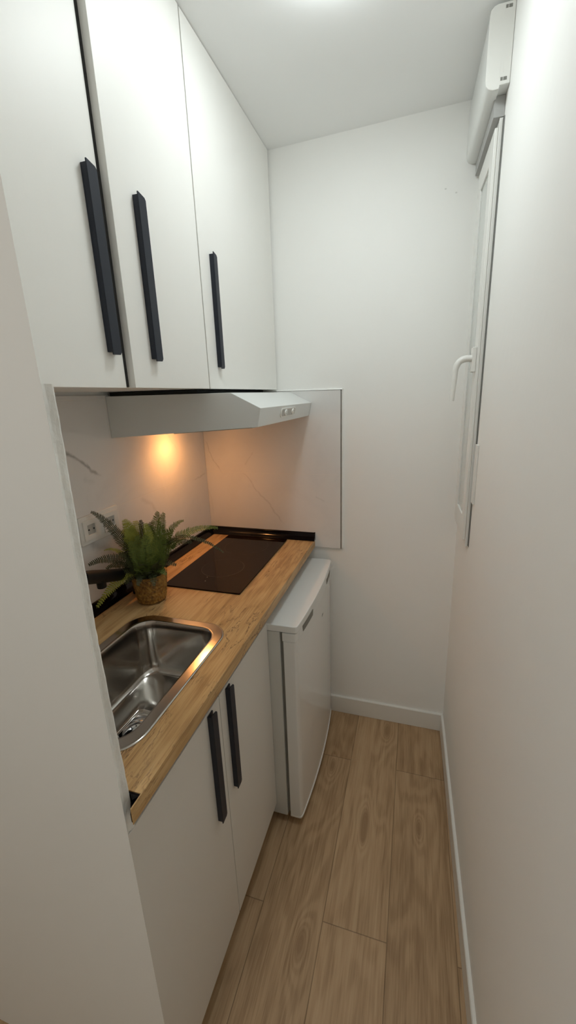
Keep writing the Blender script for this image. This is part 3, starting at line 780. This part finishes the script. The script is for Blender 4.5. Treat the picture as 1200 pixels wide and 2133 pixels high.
# ------------------------------------------------------------------ window on the right wall
wn = thing('window_1', 'narrow white window with lever handle on the right wall', 'window', (R(-.17, 1.6), -.17, 1.6))
wn['kind'] = 'structure'
def wobj(name, parts, mat, parent, bevel=0.):
    b = BM()
    for p in parts: bx(b, *p)
    sheared(b); return obj(name, b, mat, parent, bevel)
FYa, FYb = -.289, -.030
# fixed outer frame: slim face that overlaps the wall, with a leg into the reveal
wobj('frame', [(-.0100, -.0004, FYa, FYa+.030, 1.027, 2.175), (-.0100, -.0004, FYb-.030, FYb, 1.027, 2.175),
               (-.0100, -.0004, FYa+.030, FYb-.030, 1.027, 1.060), (-.0100, -.0004, FYa+.030, FYb-.030, 2.145, 2.175),
               (.0002, .060, WY0+.0006, WY0+.012, WZ0+.0006, WZ1-.0006), (.0002, .060, WY1-.012, WY1-.0006, WZ0+.0006, WZ1-.0006),
               (.0002, .060, WY0+.012, WY1-.012, WZ0+.0006, WZ0+.013), (.0002, .060, WY0+.012, WY1-.012, WZ1-.013, WZ1-.0006)], 'pvc', wn, .0008)
sa = wobj('sash', [(-.0185, -.0102, -.281, -.226, 1.046, 2.160), (-.0185, -.0102, -.092, -.038, 1.046, 2.160),
               (-.0185, -.0102, -.226, -.092, 1.046, 1.117), (-.0185, -.0102, -.226, -.092, 2.100, 2.160)], 'pvc', wn, .0018)
wobj('glass', [(-.0135, -.0110, -.2255, -.0925, 1.1175, 2.0995)], 'glass', wn)
wobj('frame_gap_shade', [(-.0014, -.0002, FYa-.013, FYa-.0004, 1.030, 2.172)], 'gap_shade', wn)  # flat dark strip on the wall, shade beside the frame put into colour
wobj('frame_gap_shade_line', [(-.0030, -.0016, FYa-.005, FYa-.0004, 1.030, 2.172)], 'grey_gap', wn)  # narrower grey strip of the same painted shade
wobj('cover_strip', [(-.0055, -.0003, FYa-.0450, FYa-.0140, 1.181, 1.362)], 'pvc', wn, .0008)
# shutter curtain behind the glass
b = BM(); z = WZ0+.015
while z < WZ1-.05:
    bx(b, .004, .009, WY0+.014, WY1-.014, z, z+.042); z += .044
sheared(b); obj('shutter_curtain', b, 'shutter', wn, .0015)
# handle
hy, hz0, hz1 = -.262, 1.570, 1.640
hb_ = wobj('handle_base', [(-.0300, -.0187, hy-.0165, hy+.0165, hz0, hz1)], 'pvc', wn, .0025)
b = BM(); xh = R(hy, 1.61)-.0295
pth = bezier((xh+.002, hy, 1.609), (xh-.028, hy, 1.612), (xh-.040, hy, 1.604), (xh-.0430, hy, 1.575), 10)+[Vector((xh-.0440, hy, 1.545)), Vector((xh-.0455, hy, 1.515)), Vector((xh-.0465, hy, 1.488))]
tube(b, pth, [.0098]*5+[.0092]*4+[.0082]*2+[.0075, .0070, .0065], 16, sx=1.25); obj('lever', b, 'pvc', hb_, smooth_=True)

# roller shutter box
sb = thing('shutter_box', 'white roller shutter box above the window under the ceiling', 'shutter box', (1.06, -.16, 2.23))
def xb(d): return d
b = BM(); D = -.054
prof = [(0-.0006, 2.222), (-.022, 2.221), (-.023, 2.214), (-.036, 2.2135), (-.046, 2.217), (-.052, 2.224), (D, 2.234), (D, 2.356), (-.052, 2.366), (-.046, 2.372), (-.038, 2.3745), (-.0006, 2.3745)]
prism(b, prof, 'y', -.3235, .0070); sheared(b); obj('casing', b, 'pvc_box', sb, .0008)
b = BM(); prof2 = [(p[0]*1.0-(.0008 if p[0] < -.01 else 0), p[1]) for p in prof]
prism(b, prof2, 'y', -.3275, -.3237); sheared(b); ec = obj('end_cap', b, 'pvc', sb, .0012)
for (za, zb) in ((2.2290, 2.2355), (2.3630, 2.3690)):
    b = BM(); bx(b, -.022, -.017, -.3281, -.3274, za, zb); bx(b, -.0155, -.008, -.3281, -.3274, za, zb); sheared(b); obj('clip_hole', b, 'grey_gap', ec)
b = BM(); bx(b, -.0175, -.016, -.3279, -.3274, 2.245, 2.275); bx(b, -.0245, -.0235, -.3279, -.3274, 2.235, 2.27); sheared(b); obj('moulded_rib', b, 'pvc', ec)
b = BM(); bx(b, -.0255, -.0006, -.2900, -.0005, 2.1765, 2.2208); sheared(b); obj('lower_filler', b, 'filler', sb, .0006)

# ------------------------------------------------------------------ lights
LX, LY = .708, -.622
lz = ceil_z(LX)
cl = thing('ceiling_light', 'round white surface ceiling light over the kitchen aisle', 'light', (LX, LY, lz-.03))
b = BM(); lathe(b, [(.101, lz-.0008), (.101, lz-.0090), (.0985, lz-.0098)], (LX, LY), 48); obj('rim', b, 'plastic', cl, smooth_=True)
b = BM(); lathe(b, [(.098, lz-.0100), (.097, lz-.022), (.090, lz-.028), (.0005, lz-.030)], (LX, LY), 48, cap=False); obj('diffuser', b, 'lamp', cl, smooth_=True)
RX, RY = .30, -2.08
rz = ceil_z(RX)
M['lamp_room'] = emit('room_diffuser_glow', (.98, .98, .95, 1), 29.)
cl2 = thing('ceiling_light', 'round white ceiling light of the room behind the viewer', 'light', (RX, RY, rz-.03))
b = BM(); lathe(b, [(.145, rz-.004), (.145, rz-.016), (.141, rz-.0165)], (RX, RY), 48); obj('rim', b, 'plastic', cl2, smooth_=True)
b = BM(); lathe(b, [(.140, rz-.0166), (.138, rz-.024), (.125, rz-.028), (.0005, rz-.029)], (RX, RY), 48, cap=False); obj('diffuser', b, 'lamp_room', cl2, smooth_=True)

w = bpy.data.worlds.new('World'); sc.world = w; w.use_nodes = True
w.node_tree.nodes['Background'].inputs['Color'].default_value = (.5, .52, .55, 1)
w.node_tree.nodes['Background'].inputs['Strength'].default_value = .05

# ------------------------------------------------------------------ camera
cd = bpy.data.cameras.new('camera'); cam = bpy.data.objects.new('camera', cd); COL.objects.link(cam); sc.camera = cam
fw = Vector((-.27038102, .92490548, -.26729002)); rt = Vector((.96156363, .27322895, -.02722734)); up = Vector((-.04784865, .26437812, .96323139))
m = Matrix(((rt.x, up.x, -fw.x, .90573967), (rt.y, up.y, -fw.y, -1.60136183), (rt.z, up.z, -fw.z, 1.51996964), (0, 0, 0, 1)))
cam.matrix_world = m
cd.sensor_fit = 'HORIZONTAL'; cd.sensor_width = 36.; cd.lens = 825.148/1200*36
cd.shift_x = -23.33/1200; cd.shift_y = -15.37/1200
cd.clip_start = .01; cd.clip_end = 50

sc.view_settings.view_transform = 'Standard'; sc.view_settings.look = 'None'
sc.cycles.max_bounces = 16; sc.cycles.diffuse_bounces = 12
sc.view_settings.exposure = 0.; sc.view_settings.gamma = 1.
sc.view_settings.use_curve_mapping = False
